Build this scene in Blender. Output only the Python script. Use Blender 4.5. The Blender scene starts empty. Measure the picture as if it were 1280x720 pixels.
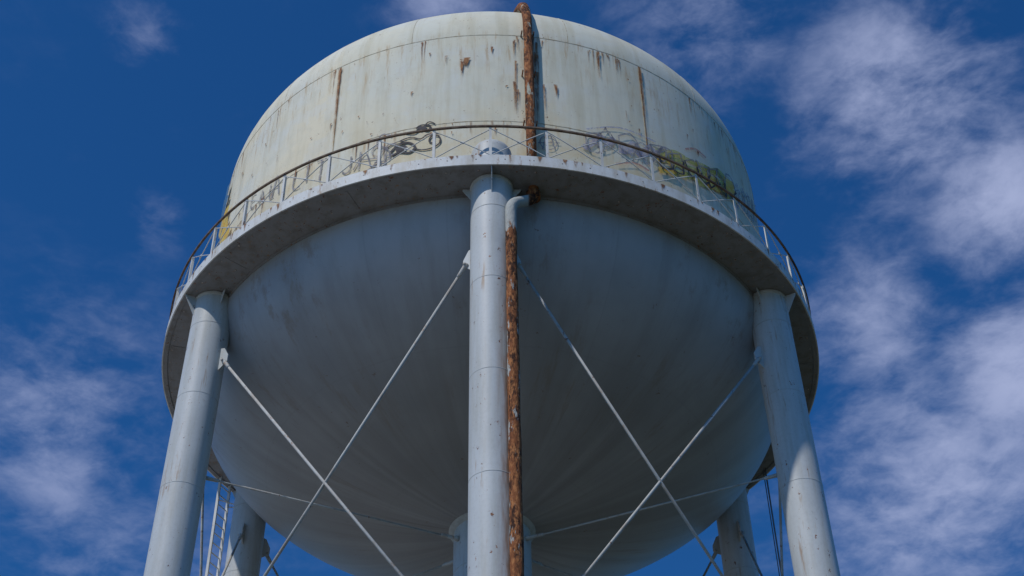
import bpy, math, random
from mathutils import Vector, Matrix
random.seed(7)
sc=bpy.context.scene
sc.view_settings.view_transform='Standard'
sc.view_settings.look='None'
sc.view_settings.exposure=0
sc.view_settings.gamma=1
PI=math.pi
W=24.72; R=7.553; RW=8.5; ZC=5.662; HR=4.346; BD=4.093; RL=7.719; BAT=0.0109; LR=0.466; RR=0.94
RAIL=1.271; FAS=0.29; TOPZ=W+ZC

# ---------------------------------------------------------------- materials
class NT:
    def __init__(s,name):
        s.m=bpy.data.materials.new(name); s.m.use_nodes=True; s.t=s.m.node_tree; s.t.nodes.clear()
        s.out=s.n('ShaderNodeOutputMaterial'); s.b=s.n('ShaderNodeBsdfPrincipled')
        s.l(s.b.outputs[0],s.out.inputs[0]); s.tc=s.n('ShaderNodeTexCoord'); s.obj=s.tc.outputs['Object']
    def n(s,t): return s.t.nodes.new(t)
    def l(s,a,b): s.t.links.new(a,b)
    def put(s,sock,v):
        if isinstance(v,bpy.types.NodeSocket): s.l(v,sock)
        else: sock.default_value=v
    def math(s,op,a,b=0.0,c=0.0,clamp=False):
        n=s.n('ShaderNodeMath'); n.operation=op; n.use_clamp=clamp
        s.put(n.inputs[0],a); s.put(n.inputs[1],b); s.put(n.inputs[2],c); return n.outputs[0]
    def scale(s,v,sc_,loc=(0,0,0)):
        n=s.n('ShaderNodeMapping'); s.l(v,n.inputs['Vector']); n.inputs['Scale'].default_value=sc_; n.inputs['Location'].default_value=loc; return n.outputs[0]
    def noise(s,v,scale,detail=5,rough=.6,dist=0):
        n=s.n('ShaderNodeTexNoise'); s.l(v,n.inputs['Vector']); n.inputs['Scale'].default_value=scale
        n.inputs['Detail'].default_value=min(detail,5); n.inputs['Roughness'].default_value=rough; n.inputs['Distortion'].default_value=dist
        return n.outputs['Fac']
    def ramp(s,f,a,b,lo=0.0,hi=1.0):
        n=s.n('ShaderNodeMapRange'); n.interpolation_type='SMOOTHSTEP'; s.put(n.inputs['Value'],f)
        n.inputs['From Min'].default_value=a; n.inputs['From Max'].default_value=b
        n.inputs['To Min'].default_value=lo; n.inputs['To Max'].default_value=hi; return n.outputs[0]
    def mix(s,f,a,b):
        n=s.n('ShaderNodeMix'); n.data_type='RGBA'; s.put(n.inputs[0],f)
        for k,v in ((6,a),(7,b)):
            if isinstance(v,tuple): n.inputs[k].default_value=(*v[:3],1)
            else: s.l(v,n.inputs[k])
        return n.outputs[2]
    def bump(s,h,st,d=.01):
        n=s.n('ShaderNodeBump'); s.l(h,n.inputs['Height']); n.inputs['Strength'].default_value=st; n.inputs['Distance'].default_value=d
        s.l(n.outputs[0],s.b.inputs['Normal'])
    def cyl(s):
        x=s.n('ShaderNodeSeparateXYZ'); s.l(s.obj,x.inputs[0])
        a=s.math('ARCTAN2',x.outputs[0],s.math('MULTIPLY',x.outputs[1],-1.0))
        return a,x.outputs[2],x
    def comb(s,a,b,c=0.0):
        n=s.n('ShaderNodeCombineXYZ'); s.put(n.inputs[0],a); s.put(n.inputs[1],b); s.put(n.inputs[2],c); return n.outputs[0]

RUST_D=(.075,.028,.014); RUST_M=(.20,.075,.028); RUST_O=(.36,.15,.05)

def rustcol(g):
    f=g.noise(g.obj,9,2,.7)
    return g.mix(g.ramp(f,.35,.65),RUST_D,(.25,.095,.035))

def paint(name,base,dirt=(.30,.29,.24),streak=.35,rust=.5,stretch=.1,rough=.6,spotth=.66,pipe_side=False):
    g=NT(name)
    big=g.ramp(g.noise(g.obj,.45,2,.6),.35,.7)
    c=g.mix(g.math('MULTIPLY',big,.28),base,tuple(x*.70 for x in base))
    sv=g.scale(g.obj,(1,1,stretch))
    st=g.ramp(g.noise(sv,3.2,5,.65),.42,.70)
    c=g.mix(g.math('MULTIPLY',st,streak),c,dirt)
    fine=g.ramp(g.noise(g.obj,14,3,.7),.42,.7)
    c=g.mix(g.math('MULTIPLY',fine,.16),c,tuple(x*.55 for x in base))
    rs=g.ramp(g.noise(g.scale(g.obj,(1,1,stretch*.9),(5,3,1)),8,4,.7),.57,.70)
    rs=g.math('MULTIPLY',rs,g.ramp(g.noise(g.obj,.8,1),.40,.58))
    sp=g.ramp(g.noise(g.scale(g.obj,(1,1,.7),(9,1,4)),6.5,5,.78),spotth,spotth+.035)
    rc=rustcol(g)
    c=g.mix(g.math('MULTIPLY',rs,rust*.8),c,(.30,.18,.09))
    c=g.mix(g.math('MULTIPLY',sp,min(1,rust*1.6)),c,rc)
    if pipe_side:
        # run-off from the rusted overflow pipe staining the flank of the neighbouring leg
        x=g.n('ShaderNodeSeparateXYZ'); g.l(g.obj,x.inputs[0])
        mk=g.math('MULTIPLY',g.ramp(x.outputs[0],.02,.36),g.ramp(x.outputs[0],.75,.55))
        mk=g.math('MULTIPLY',mk,g.ramp(x.outputs[1],-7.0,-7.6))
        mk=g.math('MULTIPLY',mk,g.ramp(x.outputs[2],23.4,19.0))
        mk=g.math('MULTIPLY',mk,g.ramp(g.noise(g.scale(g.obj,(1,1,.12)),6,3,.7),.34,.6,.15,1.))
        c=g.mix(mk,c,(.27,.15,.08))
    g.l(c,g.b.inputs['Base Color'])
    g.b.inputs['Roughness'].default_value=rough
    g.b.inputs['Specular IOR Level'].default_value=.28
    g.bump(g.noise(g.obj,1.3,1),.25,.02)
    return g.m

def mat_tank():
    g=NT('tank_shell_paint'); a,z,x=g.cyl()
    s=g.math('MULTIPLY',a,R)
    v=g.comb(s,z)
    base=(.66,.665,.575)
    c=g.mix(g.ramp(g.noise(v,.35,4,.6),.38,.62),base,(.72,.675,.52))
    pl=g.math('FLOOR',g.math('ADD',g.math('MULTIPLY',a,6/(2*PI)),.5))
    wn=g.n('ShaderNodeTexWhiteNoise'); wn.noise_dimensions='1D'; g.l(g.math('ADD',pl,3.3),wn.inputs['W'])
    c=g.mix(g.math('MULTIPLY',wn.outputs[0],.3),c,(.56,.61,.545))
    c=g.mix(g.ramp(g.noise(v,1.7,5,.72),.46,.66,0,.38),c,(.54,.54,.45))
    c=g.mix(g.ramp(g.noise(g.comb(g.math('ADD',s,60.),z),.8,5,.65),.52,.60,0,.35),c,(.63,.67,.65))
    sv=g.comb(s,g.math('MULTIPLY',z,.07))
    st=g.ramp(g.noise(sv,2.6,5,.68),.43,.66)
    c=g.mix(g.math('MULTIPLY',st,.45),c,(.48,.45,.32))
    st2=g.ramp(g.noise(g.comb(g.math('ADD',s,31.),g.math('MULTIPLY',z,.10)),6.,5,.7),.50,.70)
    below=g.ramp(z,TOPZ-2.4,TOPZ-.05,.12,1.)
    below=g.math('MULTIPLY',below,g.ramp(z,TOPZ+.25,TOPZ))
    b2=g.math('MULTIPLY',g.ramp(z,W+1.0,W+2.4,.25,1.),g.ramp(z,W+2.5,W+2.44))
    below=g.math('MAXIMUM',below,b2)
    c=g.mix(g.math('MULTIPLY',g.math('MULTIPLY',st2,below),.8),c,(.43,.29,.14))
    low=g.ramp(z,W+4.2,W+.2,0,1)
    c=g.mix(g.math('MULTIPLY',low,g.ramp(g.noise(v,1.0,4,.7),.35,.66,.05,.9)),c,(.62,.51,.30))
    sp=g.ramp(g.noise(g.comb(g.math('MULTIPLY',s,1.4),g.math('MULTIPLY',z,.8),3.),6.5,5,.8),.63,.665)
    sp=g.math('MULTIPLY',sp,g.ramp(g.noise(v,.5,1),.38,.54))
    c=g.mix(g.math('MULTIPLY',sp,.9),c,rustcol(g))
    g.l(c,g.b.inputs['Base Color'])
    g.b.inputs['Roughness'].default_value=.72; g.b.inputs['Specular IOR Level'].default_value=.18
    g.bump(g.noise(v,.6,1),.22,.04)
    return g.m

def mat_bowl():
    g=NT('bowl_paint'); a,z,x=g.cyl()
    s=g.math('MULTIPLY',a,R)
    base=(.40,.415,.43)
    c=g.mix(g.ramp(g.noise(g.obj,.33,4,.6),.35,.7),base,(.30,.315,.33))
    sv=g.comb(s,g.math('MULTIPLY',z,.22))
    st=g.ramp(g.noise(sv,1.3,5,.65),.44,.72)
    c=g.mix(g.math('MULTIPLY',st,.4),c,(.24,.23,.215))
    br=g.math('MULTIPLY',g.ramp(g.noise(g.comb(g.math('ADD',s,11.),g.math('MULTIPLY',z,.5)),2.1,5,.75),.50,.66),g.ramp(g.noise(g.obj,.35,1),.44,.6))
    c=g.mix(g.math('MULTIPLY',br,.5),c,(.24,.18,.12))
    N=24
    fr=g.math('FRACT',g.math('MULTIPLY',a,N/(2*PI)))
    d=g.math('ABSOLUTE',g.math('SUBTRACT',fr,.5))
    ln=g.ramp(d,.0,.016,1,0)
    c=g.mix(g.math('MULTIPLY',ln,.14),c,(.18,.18,.17))
    wn=g.n('ShaderNodeTexWhiteNoise'); wn.noise_dimensions='1D'; g.l(g.math('FLOOR',g.math('ADD',g.math('MULTIPLY',a,N/(2*PI)),.5)),wn.inputs['W'])
    c=g.mix(g.math('MULTIPLY',wn.outputs[0],.14),c,(.24,.255,.265))
    r2=g.math('ADD',g.math('MULTIPLY',x.outputs[0],x.outputs[0]),g.math('MULTIPLY',x.outputs[1],x.outputs[1]))
    rad=g.math('SQRT',r2)
    for rr_ in (5.6,2.6):
        l2=g.ramp(g.math('ABSOLUTE',g.math('SUBTRACT',rad,rr_)),.0,.03,1,0)
        c=g.mix(g.math('MULTIPLY',l2,.12),c,(.18,.18,.17))
    # shade painted into the colour: bowl darkens towards its lowest part, noise-broken
    shade=g.ramp(z,W-1.2,W-3.9,0,1)
    c=g.mix(g.math('MULTIPLY',shade,g.ramp(g.noise(sv,.8,3,.6),.3,.65,.3,.65)),c,(.20,.20,.20))
    sp=g.ramp(g.noise(g.scale(g.obj,(1,1,1),(9,1,4)),4.5,5,.78),.66,.69)
    c=g.mix(g.math('MULTIPLY',sp,.7),c,(.16,.08,.045))
    g.l(c,g.b.inputs['Base Color'])
    g.b.inputs['Roughness'].default_value=.48; g.b.inputs['Specular IOR Level'].default_value=.4
    hh=g.noise(g.comb(g.math('MULTIPLY',s,.9),g.math('MULTIPLY',z,.25)),1.,1)
    g.bump(hh,.5,.05)
    return g.m

def mat_rustpipe(name,paintz=None,amount=.5,pcol=(.42,.45,.42)):
    g=NT(name)
    v=g.scale(g.obj,(1,1,.40))
    f=g.noise(v,5,5,.75)
    c=g.mix(g.ramp(f,.42,.57),(.040,.019,.013),(.23,.085,.034))
    c=g.mix(g.ramp(g.noise(v,13,4,.7),.48,.64),c,(.40,.17,.065))
    pk=g.ramp(g.noise(g.scale(g.obj,(1,1,.22),(4,4,4)),6,5,.75),.62-amount*.1,.66-amount*.1)
    if paintz is not None:
        x=g.n('ShaderNodeSeparateXYZ'); g.l(g.obj,x.inputs[0])
        zz=g.math('ADD',x.outputs[2],g.math('MULTIPLY',g.noise(v,4,4,.8),1.4))
        up=g.ramp(zz,paintz+.55,paintz+.75)
        elbow=g.ramp(x.outputs[0],.86,.80)
        pk=g.math('MULTIPLY',g.math('MAXIMUM',pk,up),elbow)
    c=g.mix(pk,c,pcol)
    g.l(c,g.b.inputs['Base Color']); g.b.inputs['Roughness'].default_value=.85; g.b.inputs['Specular IOR Level'].default_value=.2
    g.bump(f,.9,.06)
    return g.m

def mat_simple(name,col,col2,scale=4,rough=.8,bump=.3,dist=.01):
    g=NT(name); f=g.noise(g.obj,scale,3,.65)
    g.l(g.mix(g.ramp(f,.35,.68),col,col2),g.b.inputs['Base Color']); g.b.inputs['Roughness'].default_value=rough
    g.b.inputs['Specular IOR Level'].default_value=.25
    return g.m

def mat_decal(name,col,col2,wear=.45,attr=False,dens=1.0):
    g=NT(name)
    g.l(g.mix(g.ramp(g.noise(g.obj,5,1,.7),.35,.65),col,col2),g.b.inputs['Base Color'])
    g.b.inputs['Roughness'].default_value=.8
    al=g.math('MULTIPLY',g.ramp(g.noise(g.obj,7,4,.75),wear-.12,wear+.08),dens)
    if attr:
        at=g.n('ShaderNodeAttribute'); at.attribute_name='fade'
        al=g.math('MULTIPLY',g.math('MULTIPLY',at.outputs['Fac'],dens),g.ramp(g.noise(g.scale(g.obj,(1,1,.3)),14,4,.7),wear-.15,wear+.15),clamp=True)
    g.l(al,g.b.inputs['Alpha'])
    return g.m

M_tank=mat_tank(); M_bowl=mat_bowl()
M_leg=paint('leg_paint',(.52,.56,.575),(.36,.36,.31),.48,.9,.09,.52,.635,True)
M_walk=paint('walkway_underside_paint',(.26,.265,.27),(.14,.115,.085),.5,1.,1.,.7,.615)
M_fascia=paint('fascia_paint',(.66,.69,.69),(.40,.36,.28),.5,.9,.3,.6,.635)
M_post=paint('railing_paint',(.62,.64,.63),(.36,.3,.22),.3,.9,.5,.6,.62)
M_toprail=mat_simple('railing_top_rail_weathered',(.085,.062,.05),(.17,.13,.10),6)
M_rod=paint('rod_paint',(.46,.48,.47),(.25,.17,.10),.5,.9,.6,.6,.61)
M_pipe=mat_rustpipe('rusted_pipe',23.1,.55,(.40,.42,.40))
M_pipe2=mat_rustpipe('rusted_pipe_upper',None,.3,(.40,.41,.34))
M_seam=mat_simple('weld_seam_dirty',(.33,.27,.17),(.54,.54,.45),5)
M_seamr=mat_simple('weld_seam_rusty',(.26,.14,.06),(.48,.42,.28),3)
M_legseam=mat_simple('leg_weld',(.40,.42,.41),(.48,.51,.51),7)
M_bolt=mat_simple('bolt_rust',(.16,.08,.04),(.50,.48,.45),30)
M_conc=mat_simple('footing_concrete',(.30,.29,.27),(.40,.385,.36),3,.9,.4,.02)
M_black=mat_decal('graffiti_black',(.022,.022,.026),(.05,.05,.06),.36)
M_faint=mat_decal('graffiti_faded_grey',(.13,.13,.16),(.27,.27,.30),.43,dens=.75)
M_green=mat_decal('graffiti_olive',(.36,.39,.06),(.52,.48,.12),.44,dens=.75)
M_purple=mat_decal('graffiti_violet',(.20,.21,.34),(.32,.33,.45),.45,dens=.65)
M_blue=mat_decal('graffiti_blue',(.04,.14,.28),(.08,.21,.34),.32,dens=.9)
M_yel=mat_decal('graffiti_yellow',(.70,.42,.05),(.66,.52,.13),.36,dens=.85)
M_red=mat_decal('graffiti_red',(.38,.07,.05),(.42,.14,.10),.42,dens=.6)
M_drip=mat_decal('rust_drip',(.18,.066,.022),(.32,.15,.055),.42,attr=True)

# ---------------------------------------------------------------- geometry
tower=bpy.data.objects.new('water_tower',None); sc.collection.objects.link(tower)
def addmesh(name,V,F,mat,smooth=False,parent=tower):
    me=bpy.data.meshes.new(name); me.from_pydata([tuple(v) for v in V],[],F); me.update()
    me.materials.append(mat)
    if smooth:
        for p in me.polygons: p.use_smooth=True
    o=bpy.data.objects.new(name,me); sc.collection.objects.link(o)
    if parent: o.parent=parent
    return o
def P(az,r,z): return Vector((r*math.sin(az),-r*math.cos(az),z))
def rad(d): return d*PI/180
class MB:
    def __init__(s): s.V=[];s.F=[]
    def box(s,c,ax,ay,az_,hx,hy,hz):
        b=len(s.V)
        for i in (-1,1):
            for j in (-1,1):
                for k in (-1,1): s.V.append(c+ax*hx*i+ay*hy*j+az_*hz*k)
        for f in ((0,1,3,2),(4,6,7,5),(0,4,5,1),(2,3,7,6),(0,2,6,4),(1,5,7,3)): s.F.append(tuple(b+q for q in f))
    def beam(s,p,q,w,h,up=Vector((0,0,1))):
        d=(q-p); L=d.length; d=d/L
        x=d.cross(up)
        if x.length<1e-4: x=d.cross(Vector((0,1,0)))
        x.normalize(); y=x.cross(d).normalized()
        s.box((p+q)/2,x,d,y,w/2,L/2,h/2)
    def tube(s,pts,r,n=10,cap=True,rs=None):
        b=len(s.V); prev=None
        for i,p in enumerate(pts):
            t=(pts[min(i+1,len(pts)-1)]-pts[max(i-1,0)]).normalized()
            if prev is None:
                a=t.orthogonal().normalized()
            else:
                a=(prev-t*prev.dot(t)).normalized()
            prev=a; c=t.cross(a); rr=rs[i] if rs else r
            for k in range(n):
                q=2*PI*k/n; s.V.append(p+a*math.cos(q)*rr+c*math.sin(q)*rr)
        for i in range(len(pts)-1):
            for k in range(n):
                k2=(k+1)%n; s.F.append((b+i*n+k,b+i*n+k2,b+(i+1)*n+k2,b+(i+1)*n+k))
        if cap:
            s.F.append(tuple(b+k for k in reversed(range(n)))); e=b+(len(pts)-1)*n; s.F.append(tuple(e+k for k in range(n)))
    def prism(s,poly,nrm,t):
        b=len(s.V);n=len(poly)
        for p in poly: s.V.append(p+nrm*t/2)
        for p in poly: s.V.append(p-nrm*t/2)
        s.F.append(tuple(range(b,b+n))); s.F.append(tuple(reversed(range(b+n,b+2*n))))
        for i in range(n):
            j=(i+1)%n; s.F.append((b+i,b+n+i,b+n+j,b+j))
    def sphere(s,c,r,up=Vector((0,0,1)),n=8,m=3,flat=.6):
        a=up.orthogonal().normalized(); cc=up.cross(a); b=len(s.V)
        for i in range(m):
            e=PI/2*i/m
            for k in range(n):
                q=2*PI*k/n; s.V.append(c+(a*math.cos(q)+cc*math.sin(q))*r*math.cos(e)+up*r*flat*math.sin(e))
        s.V.append(c+up*r*flat); top=len(s.V)-1
        for i in range(m-1):
            for k in range(n): k2=(k+1)%n; s.F.append((b+i*n+k,b+i*n+k2,b+(i+1)*n+k2,b+(i+1)*n+k))
        for k in range(n): s.F.append((b+(m-1)*n+k,b+(m-1)*n+(k+1)%n,top))
    def revolve(s,prof,n=192,c=Vector((0,0,0)),closed=False):
        b=len(s.V);m=len(prof)
        for (r,z) in prof:
            for k in range(n):
                q=2*PI*k/n; s.V.append(c+Vector((r*math.sin(q),-r*math.cos(q),z)))
        rng=m if closed else m-1
        for i in range(rng):
            i2=(i+1)%m
            for k in range(n):
                k2=(k+1)%n; s.F.append((b+i*n+k,b+i*n+k2,b+i2*n+k2,b+i2*n+k))
    def add(s,name,mat,smooth=False): return addmesh(name,s.V,s.F,mat,smooth)

# tank: shell + roof
m=MB(); prof=[(R,W-.02+ZC*i/8) if i else (R,W+.0) for i in range(9)]
prof[-1]=(R,TOPZ)
for i in range(1,33):
    a=PI/2*i/33; prof.append((R*math.cos(a),TOPZ+HR*math.sin(a)))
prof.append((.02,TOPZ+HR))
m.revolve(prof,256); tank=m.add('tank_shell',M_tank,True)
# bowl
m=MB(); prof=[]
for i in range(0,41):
    a=PI/2*i/41; prof.append((R*math.cos(a),W-BD*math.sin(a)))
prof.append((.02,W-BD)); prof=prof[::-1]
m.revolve(prof,256); m.add('tank_bowl',M_bowl,True)
# roof vent
m=MB(); m.revolve([(.01,TOPZ+HR+.8),(.75,TOPZ+HR+.55),(.8,TOPZ+HR+.45),(.5,TOPZ+HR+.45),(.45,TOPZ+HR-.1)],32); m.add('roof_vent',M_fascia,True)
def ringband(mb,r,z,h,t): mb.revolve([(r-.01,z-h/2),(r+t,z-h/2+.004),(r+t,z+h/2-.004),(r-.01,z+h/2)],256)
m=MB(); ringband(m,R,TOPZ-.02,.03,.005); ringband(m,R,W+2.45,.03,.005); m.add('horizontal_weld_seams',M_seam)
m=MB()
for k in range(6):
    a=rad(-30+60*k); t=P(a+PI/2,1,0); o=P(a,1,0)
    m.box(P(a,R+.002,(W+2.48+TOPZ-.05)/2),t,o,Vector((0,0,1)),.014,.007,(TOPZ-.05-W-2.48)/2)
    a=rad(2+60*k); t=P(a+PI/2,1,0); o=P(a,1,0)
    if k: m.box(P(a,R+.002,W+1.35),t,o,Vector((0,0,1)),.012,.007,1.06)
m.add('vertical_weld_seams',M_seamr)
m=MB()
for k in range(12):
    a0=rad(-15+30*k); pts=[]
    for i in range(0,25):
        e=PI/2*i/27; pts.append(P(a0,R*math.cos(e)-.006,TOPZ+HR*math.sin(e)))
    m.tube(pts,.012,6)
m.add('roof_weld_seams',M_seam)

# walkway
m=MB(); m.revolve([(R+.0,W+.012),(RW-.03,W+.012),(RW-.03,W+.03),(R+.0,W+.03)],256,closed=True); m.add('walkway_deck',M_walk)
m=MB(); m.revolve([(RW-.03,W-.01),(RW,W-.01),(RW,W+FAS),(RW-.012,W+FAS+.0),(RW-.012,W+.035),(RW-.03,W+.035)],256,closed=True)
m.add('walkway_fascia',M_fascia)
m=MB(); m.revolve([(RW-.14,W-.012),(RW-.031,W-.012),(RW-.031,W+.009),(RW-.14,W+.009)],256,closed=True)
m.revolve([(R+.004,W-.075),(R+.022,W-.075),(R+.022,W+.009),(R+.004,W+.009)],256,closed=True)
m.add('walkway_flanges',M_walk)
m=MB(); mb=MB()
down=Vector((0,0,-1))
NP=42
for k in range(NP):
    a=2*PI*k/NP
    for da in (.2,.5,.8):
        for rr in (R+.30,RW-.22):
            if random.random()<.12: continue
            aa=a+da*2*PI/NP+random.uniform(-.006,.006); mb.sphere(P(aa,rr+random.uniform(-.02,.02),W+.012),random.uniform(.018,.030),down,7,2)
    if k%3==0:
        o=P(a+.05,1,0); t=P(a+.05+PI/2,1,0)
        m.box(P(a+.05,(R+RW)/2-.02,W+.006),o,t,Vector((0,0,1)),(RW-R)/2-.17,.035,.005)
    for q in range(2):
        aa=a+(q+.5)*PI/NP*1.0; mb.sphere(P(aa,RW,W+.15),.016,P(aa,1,0),6,2)
m.add('walkway_splice_plates',M_walk); mb.add('walkway_bolts',M_bolt,True)

# railing
m=MB(); pts=[]
rr=RW-.03
m.revolve([(rr-.025,W+RAIL-.042),(rr+.025,W+RAIL-.042),(rr+.025,W+RAIL),(rr-.025,W+RAIL)],256,closed=True)
m.add('railing_top_rail',M_toprail)
m=MB(); x=MB()
for k in range(NP):
    a=2*PI*k/NP; t=P(a+PI/2,1,0); o=P(a,1,0)
    m.box(P(a,RW-.045,W+.02+(RAIL-.07)/2),t,o,Vector((0,0,1)),.03,.006,(RAIL-.07)/2)
    m.box(P(a,RW-.075,W+.02+(RAIL-.07)/2)+t*.025,o,t,Vector((0,0,1)),.023,.005,(RAIL-.07)/2)
    a2=2*PI*(k+1)/NP
    zt=W+RAIL-.09; zb=W+FAS+.03
    def segs(p,q,off):
        n=4; L=[]
        sag=random.uniform(-.012,.012)
        for i in range(n+1):
            f=i/n; aa=p[0]+(q[0]-p[0])*f; L.append(P(aa,RW-.05+off,p[1]+(q[1]-p[1])*f+sag*math.sin(PI*f)))
        x.tube(L,.0125,5)
    segs((a,zb),(a2,zt),-.012); segs((a,zt),(a2,zb),.014)
    am=(a+a2)/2
    x.box(P(am,RW-.049,(zt+zb)/2),P(am+PI/2,1,0),P(am,1,0),Vector((0,0,1)),.04,.004,.04)
m.add('railing_posts',M_post); x.add('railing_cross_bracing',M_post)

# legs
def legc(a,z): return P(a,RL+BAT*(W-z),z)
LEG=[rad(0.17+60*k) for k in range(6)]
m=MB(); sm=MB(); gs=MB(); ft=MB()
seamz=[21.7-2.44*i for i in range(9)]
for a in LEG:
    pts=[legc(a,.55),legc(a,W*.33),legc(a,W*.66),legc(a,W)]; rs=[LR]*4
    zt=W+1.02
    pts.append(P(a,RL,zt)); rs.append(LR)
    for i in range(1,8):
        e=PI/2*i/7; pts.append(P(a,RL,zt+.36*math.sin(e))); rs.append(max(.01,LR*math.cos(e)))
    m.tube(pts,LR,56,True,rs)
    for z in seamz:
        sm.tube([legc(a,z-.012),legc(a,z-.007),legc(a,z+.007),legc(a,z+.012)],LR,48,False,[LR-.004,LR+.004,LR+.004,LR-.004])
    sm.tube([legc(a,W-.09),legc(a,W-.085),legc(a,W-.012)],LR,48,False,[LR-.004,LR+.02,LR+.02])
    sm.tube([legc(a,W-.95),legc(a,W-.945),legc(a,W-.925),legc(a,W-.92)],LR,48,False,[LR-.004,LR+.004,LR+.004,LR-.004])
    o=P(a,1,0); t=P(a+PI/2,1,0)
    c=P(a,RL+LR-.02,0)
    gs.prism([c+Vector((0,0,W-.02)),P(a,RW-.04,W-.02),P(a,RW-.06,W-.09),c+Vector((0,0,W-.62))],t,.02)
    for s_ in (-1,1):
        c=P(a,RL,0)+t*s_*(LR-.02)
        gs.prism([c+Vector((0,0,W-.02)),c+t*s_*.20+Vector((0,0,W-.02)),c+t*s_*.20+Vector((0,0,W-.06)),c+Vector((0,0,W-.36))],o,.02)
    b=legc(a,0)
    ft.tube([Vector((b.x,b.y,-.4)),Vector((b.x,b.y,.42)),Vector((b.x,b.y,.47))],1.0,8,True,[.95,.85,.80])
    gs.tube([Vector((b.x,b.y,.47)),Vector((b.x,b.y,.56))],.68,24)
m.add('legs',M_leg,True); sm.add('leg_weld_seams',M_legseam,True); ft.add('leg_footings',M_conc)
# X bracing
rod=MB(); tb=MB()
nodes=[22.82,13.45,4.2]
for i in range(6):
    a=LEG[i]; b=LEG[(i+1)%6]
    for j in range(2):
        zt,zb=nodes[j],nodes[j+1]
        for (s_,e_,off) in ((a,b,.035),(b,a,-.035)):
            p=legc(s_,zt); q=legc(e_,zb); d=(q-p).normalized()
            hd=Vector((d.x,d.y,0)).normalized(); nrm=hd.cross(Vector((0,0,1))).normalized()
            p1=p+hd*(LR+.16)+Vector((0,0,-.16)); q1=q-hd*(LR+.16)+Vector((0,0,.16))
            p1+=nrm*off; q1+=nrm*off
            dd=(q1-p1).normalized()
            rod.tube([p1,q1],.032,10)
            L_=(q1-p1).length
            tb.tube([p1+dd*(L_-2.2),p1+dd*(L_-2.15),p1+dd*(L_-1.75),p1+dd*(L_-1.7)],.06,8,True,[.035,.06,.06,.035])
            for (w,sgn) in ((p1,1),(q1,-1)):
                tb.tube([w-dd*sgn*.04,w+dd*sgn*.02,w+dd*sgn*.28,w+dd*sgn*.34],.05,8,True,[.05,.056,.046,.034])
                tb.tube([w-nrm*.08,w+nrm*.08],.032,8)
            for (c0,z0,sg,up) in ((p,zt,1,-1),(q,zb,-1,1)):
                c=c0+hd*sg*(LR-.03)
                gs.prism([c+Vector((0,0,.30)),c+hd*sg*.14+Vector((0,0,.26 if up<0 else .02)),c+hd*sg*.27+Vector((0,0,.02 if up<0 else .26)),c+hd*sg*.27+Vector((0,0,-.16)),c+hd*sg*.10+Vector((0,0,-.30)),c+Vector((0,0,-.36))] ,nrm,.028)
    for z in (13.45,4.2):
        p=legc(a,z+.0); q=legc(b,z+.0); hd=(q-p).normalized()
        rod.tube([p+hd*(LR-.02),q-hd*(LR-.02)],.13,14)
    p=P(a,RR-.02,20.2); q=legc(a,19.82)-P(a,1,0)*(LR-.02)
    d=(q-p).normalized()
    rod.tube([p,q],.022,8)
    tb.tube([p,p+d*.10,p+d*.12,p+d*.45,p+d*.5],.05,8,True,[.07,.07,.045,.045,.022])
    tb.tube([q-d*.35,q-d*.3,q],.04,8,True,[.022,.04,.05])
rod.add('bracing_rods',M_rod,True); tb.add('rod_clevises_and_turnbuckles',M_rod,True); gs.add('gusset_plates',M_leg)

# central riser
m=MB(); m.revolve([(RR,.3),(RR,W-BD+.25)],64); r1=m.add('riser_pipe',M_leg,True)
m=MB()
for z in [19.4-2.44*i for i in range(8)]: m.revolve([(RR-.004,z-.018),(RR+.008,z-.01),(RR+.008,z+.01),(RR-.004,z+.018)],64)
m.revolve([(RR-.01,W-BD-.06),(RR+.05,W-BD-.05),(RR+.16,W-BD+.09)],64)
m.revolve([(1.5,-.3),(1.5,.35),(.5,.36)],32)
m.add('riser_seams_and_base',M_legseam,True)

# overflow pipe
def bez(pts,n=6,rad_=.3):
    out=[pts[0]]
    for i in range(1,len(pts)-1):
        p0,p1,p2=pts[i-1],pts[i],pts[i+1]
        r=min(rad_,(p1-p0).length*.45,(p2-p1).length*.45)
        a=p1+(p0-p1).normalized()*r; b=p1+(p2-p1).normalized()*r
        for k in range(n+1):
            t=k/n; out.append(a*(1-t)**2+p1*2*t*(1-t)+b*t*t)
    out.append(pts[-1]); return out
PA=rad(7.0)
pts=[P(PA,R+.17,W-.0),P(PA,R+.17,W+2),P(PA,R+.17,TOPZ)]
for i in range(1,9):
    e=rad(7*i); pts.append(P(PA,(R+.17)*math.cos(e),TOPZ+(HR+.17)*math.sin(e)))
last=pts[-1]
dirn=(pts[-1]-pts[-2]).normalized()
pts2=pts+[last+dirn*.25, ]
m=MB(); m.tube(pts2,.118,18)
for z in (W+2.3,W+4.1,TOPZ-.05):
    for s_ in (-1,1):
        m.box(P(PA,R+.09,z)+P(PA+PI/2,1,0)*s_*.15,P(PA,1,0),P(PA+PI/2,1,0),Vector((0,0,1)),.1,.014,.02)
m.add('overflow_pipe_upper',M_pipe2,True)
lx=.43; ly=-(8.19)
pts=[P(PA,R+.22,W+.1),P(PA,R+.22,24.40),Vector((lx,ly,23.80)),Vector((lx,ly-BAT*10,12)),Vector((lx,ly-BAT*24,.9)),Vector((lx+.1,ly-1.,.35))]
BP=bez(pts,8,.24); BP2=[]
for i in range(len(BP)-1):
    k=max(1,int((BP[i+1]-BP[i]).length/.5))
    for j in range(k): BP2.append(BP[i].lerp(BP[i+1],j/k))
BP2.append(BP[-1])
rsv=[.122+ (.006*math.sin(i*1.7)+random.uniform(-.004,.004) if p.z<23 else 0) for i,p in enumerate(BP2)]
m=MB(); m.tube(BP2,.128,20,True,rsv)
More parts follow.
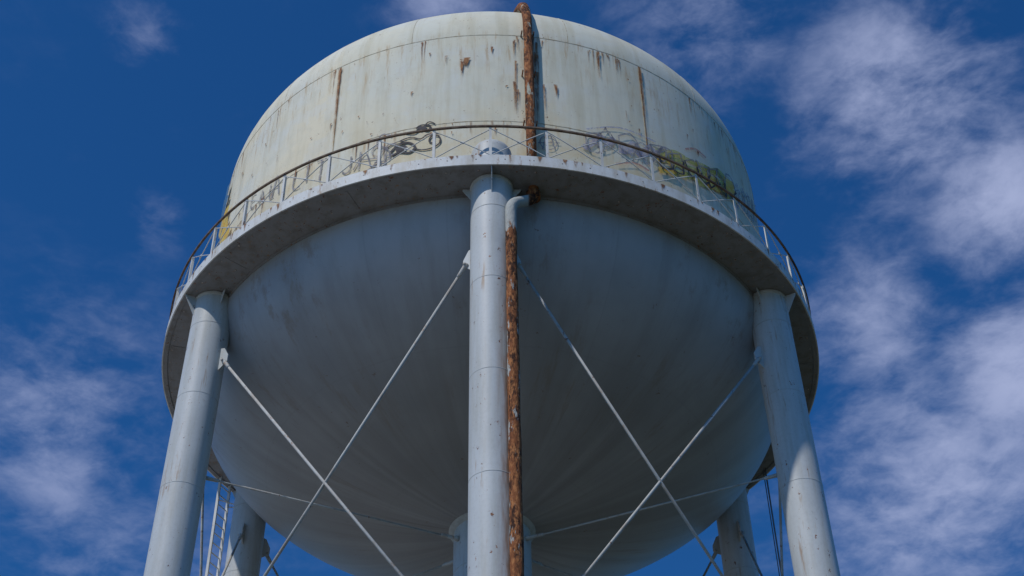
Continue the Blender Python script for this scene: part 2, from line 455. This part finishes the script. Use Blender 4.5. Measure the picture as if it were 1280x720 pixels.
m.add('overflow_pipe_lower',M_pipe,True)
m=MB()
m.tube([P(PA,R+.22,24.42),P(PA,R+.22,24.60)],.16,18)
for z in (21.9,16.8,11.8,6.8,2.4):
    y=ly-BAT*(W-z)*.96
    c=Vector((lx,y,z))
    L_=legc(LEG[0],z); d=(L_-c).normalized(); m.box((c+L_)/2,d,d.cross(Vector((0,0,1))),Vector((0,0,1)),(L_-c).length/2-.06,.02,.02)
m.add('overflow_pipe_brackets',mat_rustpipe('rusted_clamps',None,.0),True)

# ladder beside rear-left leg, with safety cable
la=rad(-116.5); o=P(la,1,0); t=P(la+PI/2,1,0); zv=Vector((0,0,1))
m=MB(); rl_=8.36
for s_ in (-1,1): m.box(P(la,rl_,12.9)+t*s_*.23,t,o,zv,.02,.04,11.9)
z=1.3
while z<W-.05:
    m.tube([P(la,rl_,z)-t*.22,P(la,rl_,z)+t*.22],.018,6); z+=.305
for z in range(3,25,3):
    for s_ in (-1,1): m.beam(P(la,rl_,z)+t*s_*.21,legc(LEG[4],z)+o*.2,.04,.012)
m.tube([P(la,rl_-.1,W-.01)-t*.62,P(la-.0,rl_-.1,1.)-t*.62],.024,6)
m.tube([P(la,rl_-.1,W-.01)-t*.80,P(la-.0,rl_-.1,1.)-t*.80],.014,6)
m.add('access_ladder',M_post)
m=MB(); ca=rad(113)
m.tube([P(ca,8.3,W),P(ca,8.3,.3)],.022,8); m.tube([P(ca+.012,8.3,W),P(ca+.012,8.3,.3)],.014,8)
m.add('electrical_conduit',M_walk,True)

# ---------------------------------------------------------------- rust drips on the shell
def ribbons(name,items,mat):
    V=[];F=[];A=[]
    for (az,zt,L,w0,w1,f0,off,rb) in items:
        n=8;b=len(V); wob=random.uniform(-.02,.02)
        for i in range(n+1):
            f=i/n; w=w0+(w1-w0)*f; rr=rb+off
            az_=az+(wob*math.sin(f*3))/R
            for s_ in (-1,0,1):
                V.append(P(az_+s_*w/2/R,rr,zt-L*f)); A.append((f0*(1-f)**.8)*(1 if s_==0 else .15))
        for i in range(n):
            for k in range(2): F.append((b+i*3+k,b+i*3+k+1,b+(i+1)*3+k+1,b+(i+1)*3+k))
    ob=addmesh(name,V,F,mat)
    at=ob.data.attributes.new('fade','FLOAT','POINT')
    for i,v in enumerate(A): at.data[i].value=v
    return ob
items=[];off=.008
def add(az,zt,L,w0,w1,f0,rb=R):
    global off
    off+=.00006; items.append((az,zt,L,w0,w1,f0,off,rb))
for c_ in range(40):
    ca_=random.uniform(-PI,PI)
    for i in range(random.randint(1,6)): add(ca_+random.gauss(0,.05),TOPZ-.04-random.random()*.1,.1+random.random()**2*1.1,random.uniform(.03,.08),.015,random.uniform(.4,1.6))
for c_ in range(36):
    ca_=random.uniform(-PI,PI)
    for i in range(random.randint(1,6)): add(ca_+random.gauss(0,.07),W+2.43,.1+random.random()**2*1.0,random.uniform(.03,.08),.015,random.uniform(.5,1.8))
for i in range(190): add(random.uniform(-PI,PI),W+random.uniform(.6,5.2),.05+random.random()**2*.5,random.uniform(.03,.09),.012,random.uniform(.8,2.4))
for k in range(6): add(rad(-30+60*k),TOPZ-.1,3.0,.12,.09,1.5)
for d in (-1,1):
    for i in range(8): add(PA+d*(.022+random.random()*.03),TOPZ-random.random()*2.5,random.uniform(.5,2.),.07,.03,1.2)
add(rad(-5.2),W+4.62,.55,.10,.03,3); add(rad(-4.3),W+4.75,.35,.2,.03,3); add(rad(-4.8),W+4.7,.25,.22,.05,3)
add(rad(12),W+3.9,.5,.1,.03,2.2); add(rad(21),TOPZ-.1,1.1,.08,.03,2.3)
off=.0012
for i in range(110):
    add(random.uniform(-PI,PI),W+FAS-.004,random.uniform(.08,.27),random.uniform(.03,.12),.02,random.uniform(.6,1.8),RW)
ribbons('rust_drips',items,M_drip)

# ---------------------------------------------------------------- graffiti strokes on the shell
goff=[.024]
def strokes(name,lst,mat,lift=True):
    V=[];F=[]
    for (pts,w) in lst:
        goff[0]+=.0003
        P_=[Vector((a,b)) for a,b in pts]; S=[]
        for i in range(len(P_)-1):
            p0=P_[max(i-1,0)];p1=P_[i];p2=P_[i+1];p3=P_[min(i+2,len(P_)-1)]
            for k in range(6):
                t_=k/6; S.append(.5*((2*p1)+(p2-p0)*t_+(2*p0-5*p1+4*p2-p3)*t_**2+(3*p1-p0-3*p2+p3)*t_**3))
        S.append(P_[-1]); b=len(V)
        for i,s_ in enumerate(S):
            d=S[min(i+1,len(S)-1)]-S[max(i-1,0)]
            if d.length<1e-6: d=Vector((1,0))
            d.normalize(); nn=Vector((-d.y,d.x))*w/2
            for q in (s_+nn,s_-nn):
                az=q.x/R; V.append(P(az,R+goff[0],W+q.y+(.0005*math.degrees(az)**2 if lift else 0)))
        for i in range(len(S)-1): F.append((b+2*i,b+2*i+1,b+2*i+3,b+2*i+2))
    return addmesh(name,V,F,mat)
bx,bz=-1.72,1.72
bird=[([(-.75,-.15),(-.55,.1),(-.25,.15),(-.05,-.05),(-.2,-.25),(-.5,-.2),(-.7,-.3)],.06),
([(-.1,-.1),(.15,-.2),(.45,-.15),(.65,.05),(.6,.3),(.4,.3),(.35,.1),(.5,.02)],.04),
([(-.5,.25),(-.2,.35),(.1,.25),(.3,.4),(.6,.38)],.04),
([(-.35,.55),(-.1,.5),(.1,.62),(.3,.55),(.35,.75),(.1,.8),(-.05,.68)],.045),
([(.1,.55),(.3,.9),(.5,.8)],.035),([(-.6,-.1),(-.4,-.05),(-.3,.02)],.15),([(-.55,-.02),(-.3,-.12)],.15),([(0,.72),(.25,.68)],.10),
([(-.9,.02),(-.6,.22),(-.3,.22)],.025)]
strokes('graffiti_bird_tag',[([(bx+u*.85,bz+v*.85) for u,v in p],w) for p,w in bird],M_black)
L={'A':[[(0,0),(.25,1),(.5,0)],[(.1,.4),(.42,.42)]],'L':[[(.1,1),(.05,.05),(.5,0)]],'I':[[(.2,1),(.15,0)]],'T':[[(0,.95),(.55,1)],[(.28,1),(.22,0)]],
'J':[[(.45,1),(.42,.15),(.2,0),(.0,.2)]],'S':[[(.5,.9),(.2,1),(.05,.7),(.4,.45),(.45,.1),(.0,.05)]],'E':[[(.5,1),(.05,.95),(.05,.02),(.5,.05)],[(.05,.5),(.4,.52)]],
'R':[[(0,0),(.05,1),(.4,.85),(.35,.55),(.05,.5),(.5,0)]],'O':[[(.25,1),(0,.6),(.1,.1),(.4,.05),(.5,.6),(.25,1)]]}
def word(w,s0,z0,h,step,wd):
    out=[]
    for i,ch in enumerate(w):
        if ch==' ': continue
        hh=h*random.uniform(.8,1.15); dz=random.uniform(-.1,.1)*h
        for st in L[ch]: out.append(([(s0+i*step+u*h*.8,z0+dz+v*hh) for u,v in st],wd))
    return out
strokes('graffiti_hand_lettering',word('REAL',-7.3,1.15,.5,.42,.045)+word('A LIT JISE',-5.9,1.15,.66,.38,.05)+word('S',-2.75,1.3,1.0,.3,.05)+[([(-3.3,1.2),(-3.0,1.7),(-2.8,1.2),(-2.5,1.8)],.04),([(-3.2,1.5),(-2.6,1.45)],.04),([(-3.1,1.0),(-2.6,1.25),(-2.4,1.1)],.04)],M_faint)
c0=(1.35,1.75); circ=[(c0[0]+.2*math.cos(t_),c0[1]+.24*math.sin(t_)) for t_ in [i*PI/5 for i in range(11)]]
strokes('graffiti_anarchy_sign',[(circ,.03),([(1.2,1.5),(1.36,2.1),(1.5,1.48)],.03),([(1.1,1.72),(1.62,1.76)],.03)],M_faint)
def letterform(cx,cz,w,h,lw):
    # angular wild-style letter outline: irregular closed polygon with sharp bends
    k=random.randint(5,7); pts=[]
    for i in range(k):
        a=i/k*2*PI+random.uniform(-.3,.3); rr_=random.uniform(.55,1.15)
        pts.append((cx+w*rr_*math.cos(a),cz+h*rr_*math.sin(a)))
    pts.append(pts[0]); out=[]
    for i in range(len(pts)-1):
        m_=((pts[i][0]+pts[i+1][0])/2+random.uniform(-.04,.04),(pts[i][1]+pts[i+1][1])/2+random.uniform(-.04,.04))
        out.append(([pts[i],m_,pts[i+1]],lw*random.uniform(.7,1.2)))
    return out
fill=[];lines=[];viol=[];yel=[];red=[];dark=[]
for i in range(5):
    cx=2.4+i*.46+random.uniform(-.08,.08); lines+=letterform(cx,1.9+random.uniform(-.05,.2),.28,.42,.05)
    viol.append(([(cx-.25,1.65+random.random()*.2),(cx,1.8+random.random()*.3),(cx+.25,2.1+random.random()*.2)],random.uniform(.14,.3)))
viol.append(([(2.3,2.35),(3.2,2.6),(4.2,2.4)],.05))
for i in range(7):
    cx=4.5+i*.42+random.uniform(-.1,.1); cz=1.85+random.uniform(-.08,.1)
    lf=letterform(cx,cz,.30,.50,.06); lines+=lf[:3]; dark+=lf[3:]
    for k in range(3): (fill if random.random()<.65 else yel).append(([(cx-.28,cz-.35+k*.3),(cx,cz-.3+k*.3+random.uniform(-.1,.1)),(cx+.28,cz-.35+k*.3)],random.uniform(.16,.30)))
for i in range(5):
    cx=7.5+i*.40
    viol.append(([(cx-.2,1.2),(cx+.1,1.9),(cx,2.2)],.10)); lines+=letterform(cx,1.6,.22,.45,.05)
red+=[([(5.2,2.5),(5.6,2.65),(6.0,2.5)],.07),([(3.0,1.3),(3.5,1.45),(3.9,1.3)],.06)]
strokes('graffiti_fill_olive',fill,M_green); strokes('graffiti_fill_violet',viol,M_purple); strokes('graffiti_fill_yellow',yel,M_yel); strokes('graffiti_red_accents',red,M_red)
strokes('graffiti_outline',lines,M_faint); strokes('graffiti_outline_dark',dark,M_black)
strokes('graffiti_blue_patch',[([(-9.75,3.7),(-9.3,4.6),(-9.0,5.2)],.45),([(-9.9,4.4),(-9.4,5.0)],.5),([(-9.3,4.0),(-8.8,4.6)],.3)],M_blue,False)
strokes('graffiti_yellow_patch',[([(-9.3,3.5),(-8.9,3.75),(-8.5,3.6)],.6),([(-8.9,3.0),(-8.3,3.2)],.55),([(-8.6,2.6),(-8.0,2.7)],.4)],M_yel,False)

# ---------------------------------------------------------------- ground
g=NT('grass_ground_with_bounce_area')
f=g.noise(g.obj,.05,3,.6); f2=g.noise(g.obj,3,3,.7)
x=g.n('ShaderNodeSeparateXYZ'); g.l(g.obj,x.inputs[0])
xx=g.math('ADD',x.outputs[0],g.math('MULTIPLY',g.math('SUBTRACT',f,.5),14.))
bounce_area=g.math('MULTIPLY',g.ramp(xx,-8,-12),g.ramp(xx,-75,-65))  # pale area added out of view to bounce light onto the bowl's left side
grass=g.mix(g.ramp(f2,.35,.65),(.040,.055,.024),(.10,.09,.05))
bounce_col=g.mix(g.ramp(f2,.35,.65),(.36,.34,.30),(.45,.43,.39))
c=g.mix(bounce_area,grass,bounce_col)
g.l(c,g.b.inputs['Base Color']); g.b.inputs['Roughness'].default_value=.95
addmesh('ground',[(-2500,-2500,0),(2500,-2500,0),(2500,2500,0),(-2500,2500,0)],[(0,1,2,3)],g.m,parent=None)

# ---------------------------------------------------------------- sky
SUN_AZ=rad(-140); SUN_EL=rad(50)
wd=bpy.data.worlds.new('World'); sc.world=wd; wd.use_nodes=True; t=wd.node_tree; t.nodes.clear()
try:
    wd.cycles.sampling_method='MANUAL'; wd.cycles.sample_map_resolution=512
except Exception: pass
def N(ty): return t.nodes.new(ty)
def Lk(a,b): t.links.new(a,b)
def wm(op,a,b=0.0,clamp=False):
    n=N('ShaderNodeMath'); n.operation=op; n.use_clamp=clamp
    for i,v in enumerate((a,b)):
        if isinstance(v,(int,float)): n.inputs[i].default_value=v
        else: Lk(v,n.inputs[i])
    return n.outputs[0]
def wr(v,a,b,lo=0.,hi=1.):
    n=N('ShaderNodeMapRange'); n.interpolation_type='SMOOTHSTEP'; Lk(v,n.inputs['Value'])
    for k,q in (('From Min',a),('From Max',b),('To Min',lo),('To Max',hi)): n.inputs[k].default_value=q
    return n.outputs[0]
sky=N('ShaderNodeTexSky'); sky.sky_type='NISHITA'; sky.sun_disc=False; sky.sun_elevation=SUN_EL; sky.sun_rotation=SUN_AZ%(2*PI)
sky.altitude=300; sky.air_density=1.0; sky.dust_density=.4; sky.ozone_density=2.5
hs=N('ShaderNodeMix'); hs.data_type='RGBA'; hs.blend_type='MULTIPLY'; hs.inputs[0].default_value=1; Lk(sky.outputs[0],hs.inputs[6]); hs.inputs[7].default_value=(.15,.56,1.0,1)
tc=N('ShaderNodeTexCoord'); D=tc.outputs['Generated']
def wnoise(scale_,rot,stretch,detail=6,rough=.6,dist=.4,loc=(0,0,0)):
    mp=N('ShaderNodeMapping'); Lk(D,mp.inputs[0]); mp.inputs['Rotation'].default_value=rot; mp.inputs['Scale'].default_value=stretch; mp.inputs['Location'].default_value=loc
    n=N('ShaderNodeTexNoise'); Lk(mp.outputs[0],n.inputs['Vector']); n.inputs['Scale'].default_value=scale_; n.inputs['Detail'].default_value=detail
    n.inputs['Roughness'].default_value=rough; n.inputs['Distortion'].default_value=dist; return n.outputs[0]
# cloud banks: centre direction, angular half width, strength
patches=[((.285,.664,.759),.105,1.),((.352,.708,.709),.085,.95),((.262,.763,.647),.09,.75),((.311,.843,.557),.15,.9),((.145,.631,.796),.085,.75),
((-.294,.81,.594),.11,.75),((-.234,.631,.796),.035,.6),((-.03,.618,.81),.06,.7),((-.23,.715,.70),.035,.55),((.37,.79,.62),.10,.95),((-.25,.90,.52),.13,.6),
((.62,.7,.6),.2,.7),((-.7,.3,.6),.3,.4),((.0,-.6,.6),.6,.5)]
msum=None
for c_,r_,am in patches:
    v=Vector(c_).normalized()
    dn=N('ShaderNodeVectorMath'); dn.operation='DISTANCE'; Lk(D,dn.inputs[0]); dn.inputs[1].default_value=v
    k=wr(dn.outputs['Value'],r_*1.25,0,0,am)
    msum=k if msum is None else wm('MAXIMUM',msum,k)
n1=wnoise(8.5,(0,rad(42),0),(1.0,1.,2.0),7,.60,.25)
n2=wnoise(34,(0,rad(58),0),(1.0,1.,2.0),4,.62,.3,(3,1,2))
mix=wm('ADD',wm('MULTIPLY',n1,.72),wm('MULTIPLY',n2,.28))
dens=wr(wm('ADD',mix,wm('MULTIPLY',msum,.24)),.50,.86,0,1)
dens=wm('MULTIPLY',dens,wm('ADD',wm('MULTIPLY',msum,.85),.05),True)
cm=N('ShaderNodeMix'); cm.data_type='RGBA'; Lk(dens,cm.inputs[0]); Lk(hs.outputs[2],cm.inputs[6]); cm.inputs[7].default_value=(4.4,5.0,7.4,1)
bg=N('ShaderNodeBackground'); Lk(cm.outputs[2],bg.inputs[0]); bg.inputs[1].default_value=.095
ow=N('ShaderNodeOutputWorld'); Lk(bg.outputs[0],ow.inputs[0])
sl=bpy.data.lights.new('sun','SUN'); sl.energy=2.7; sl.angle=rad(1.0); sl.color=(1,.93,.85)
so=bpy.data.objects.new('sun',sl); sc.collection.objects.link(so)
sd=Vector((math.sin(SUN_AZ)*math.cos(SUN_EL),math.cos(SUN_AZ)*math.cos(SUN_EL),math.sin(SUN_EL)))
so.rotation_euler=(-sd).to_track_quat('-Z','Y').to_euler(); so.location=sd*80

# ---------------------------------------------------------------- camera
th,ya,ro=.7259,.01922,-.01736
fw=Vector((math.sin(ya)*math.cos(th),math.cos(ya)*math.cos(th),math.sin(th))); r=Vector((math.cos(ya),-math.sin(ya),0)); u=r.cross(fw)
r2=r*math.cos(ro)+u*math.sin(ro); u2=-r*math.sin(ro)+u*math.cos(ro)
cd=bpy.data.cameras.new('camera'); cd.sensor_width=36; cd.lens=36*1817/1280; cd.clip_end=6000; cd.clip_start=.1
co=bpy.data.objects.new('camera',cd); sc.collection.objects.link(co)
M=Matrix((r2,u2,-fw)).transposed().to_4x4(); M.translation=Vector((0,-30.45,1.6)); co.matrix_world=M
sc.camera=co
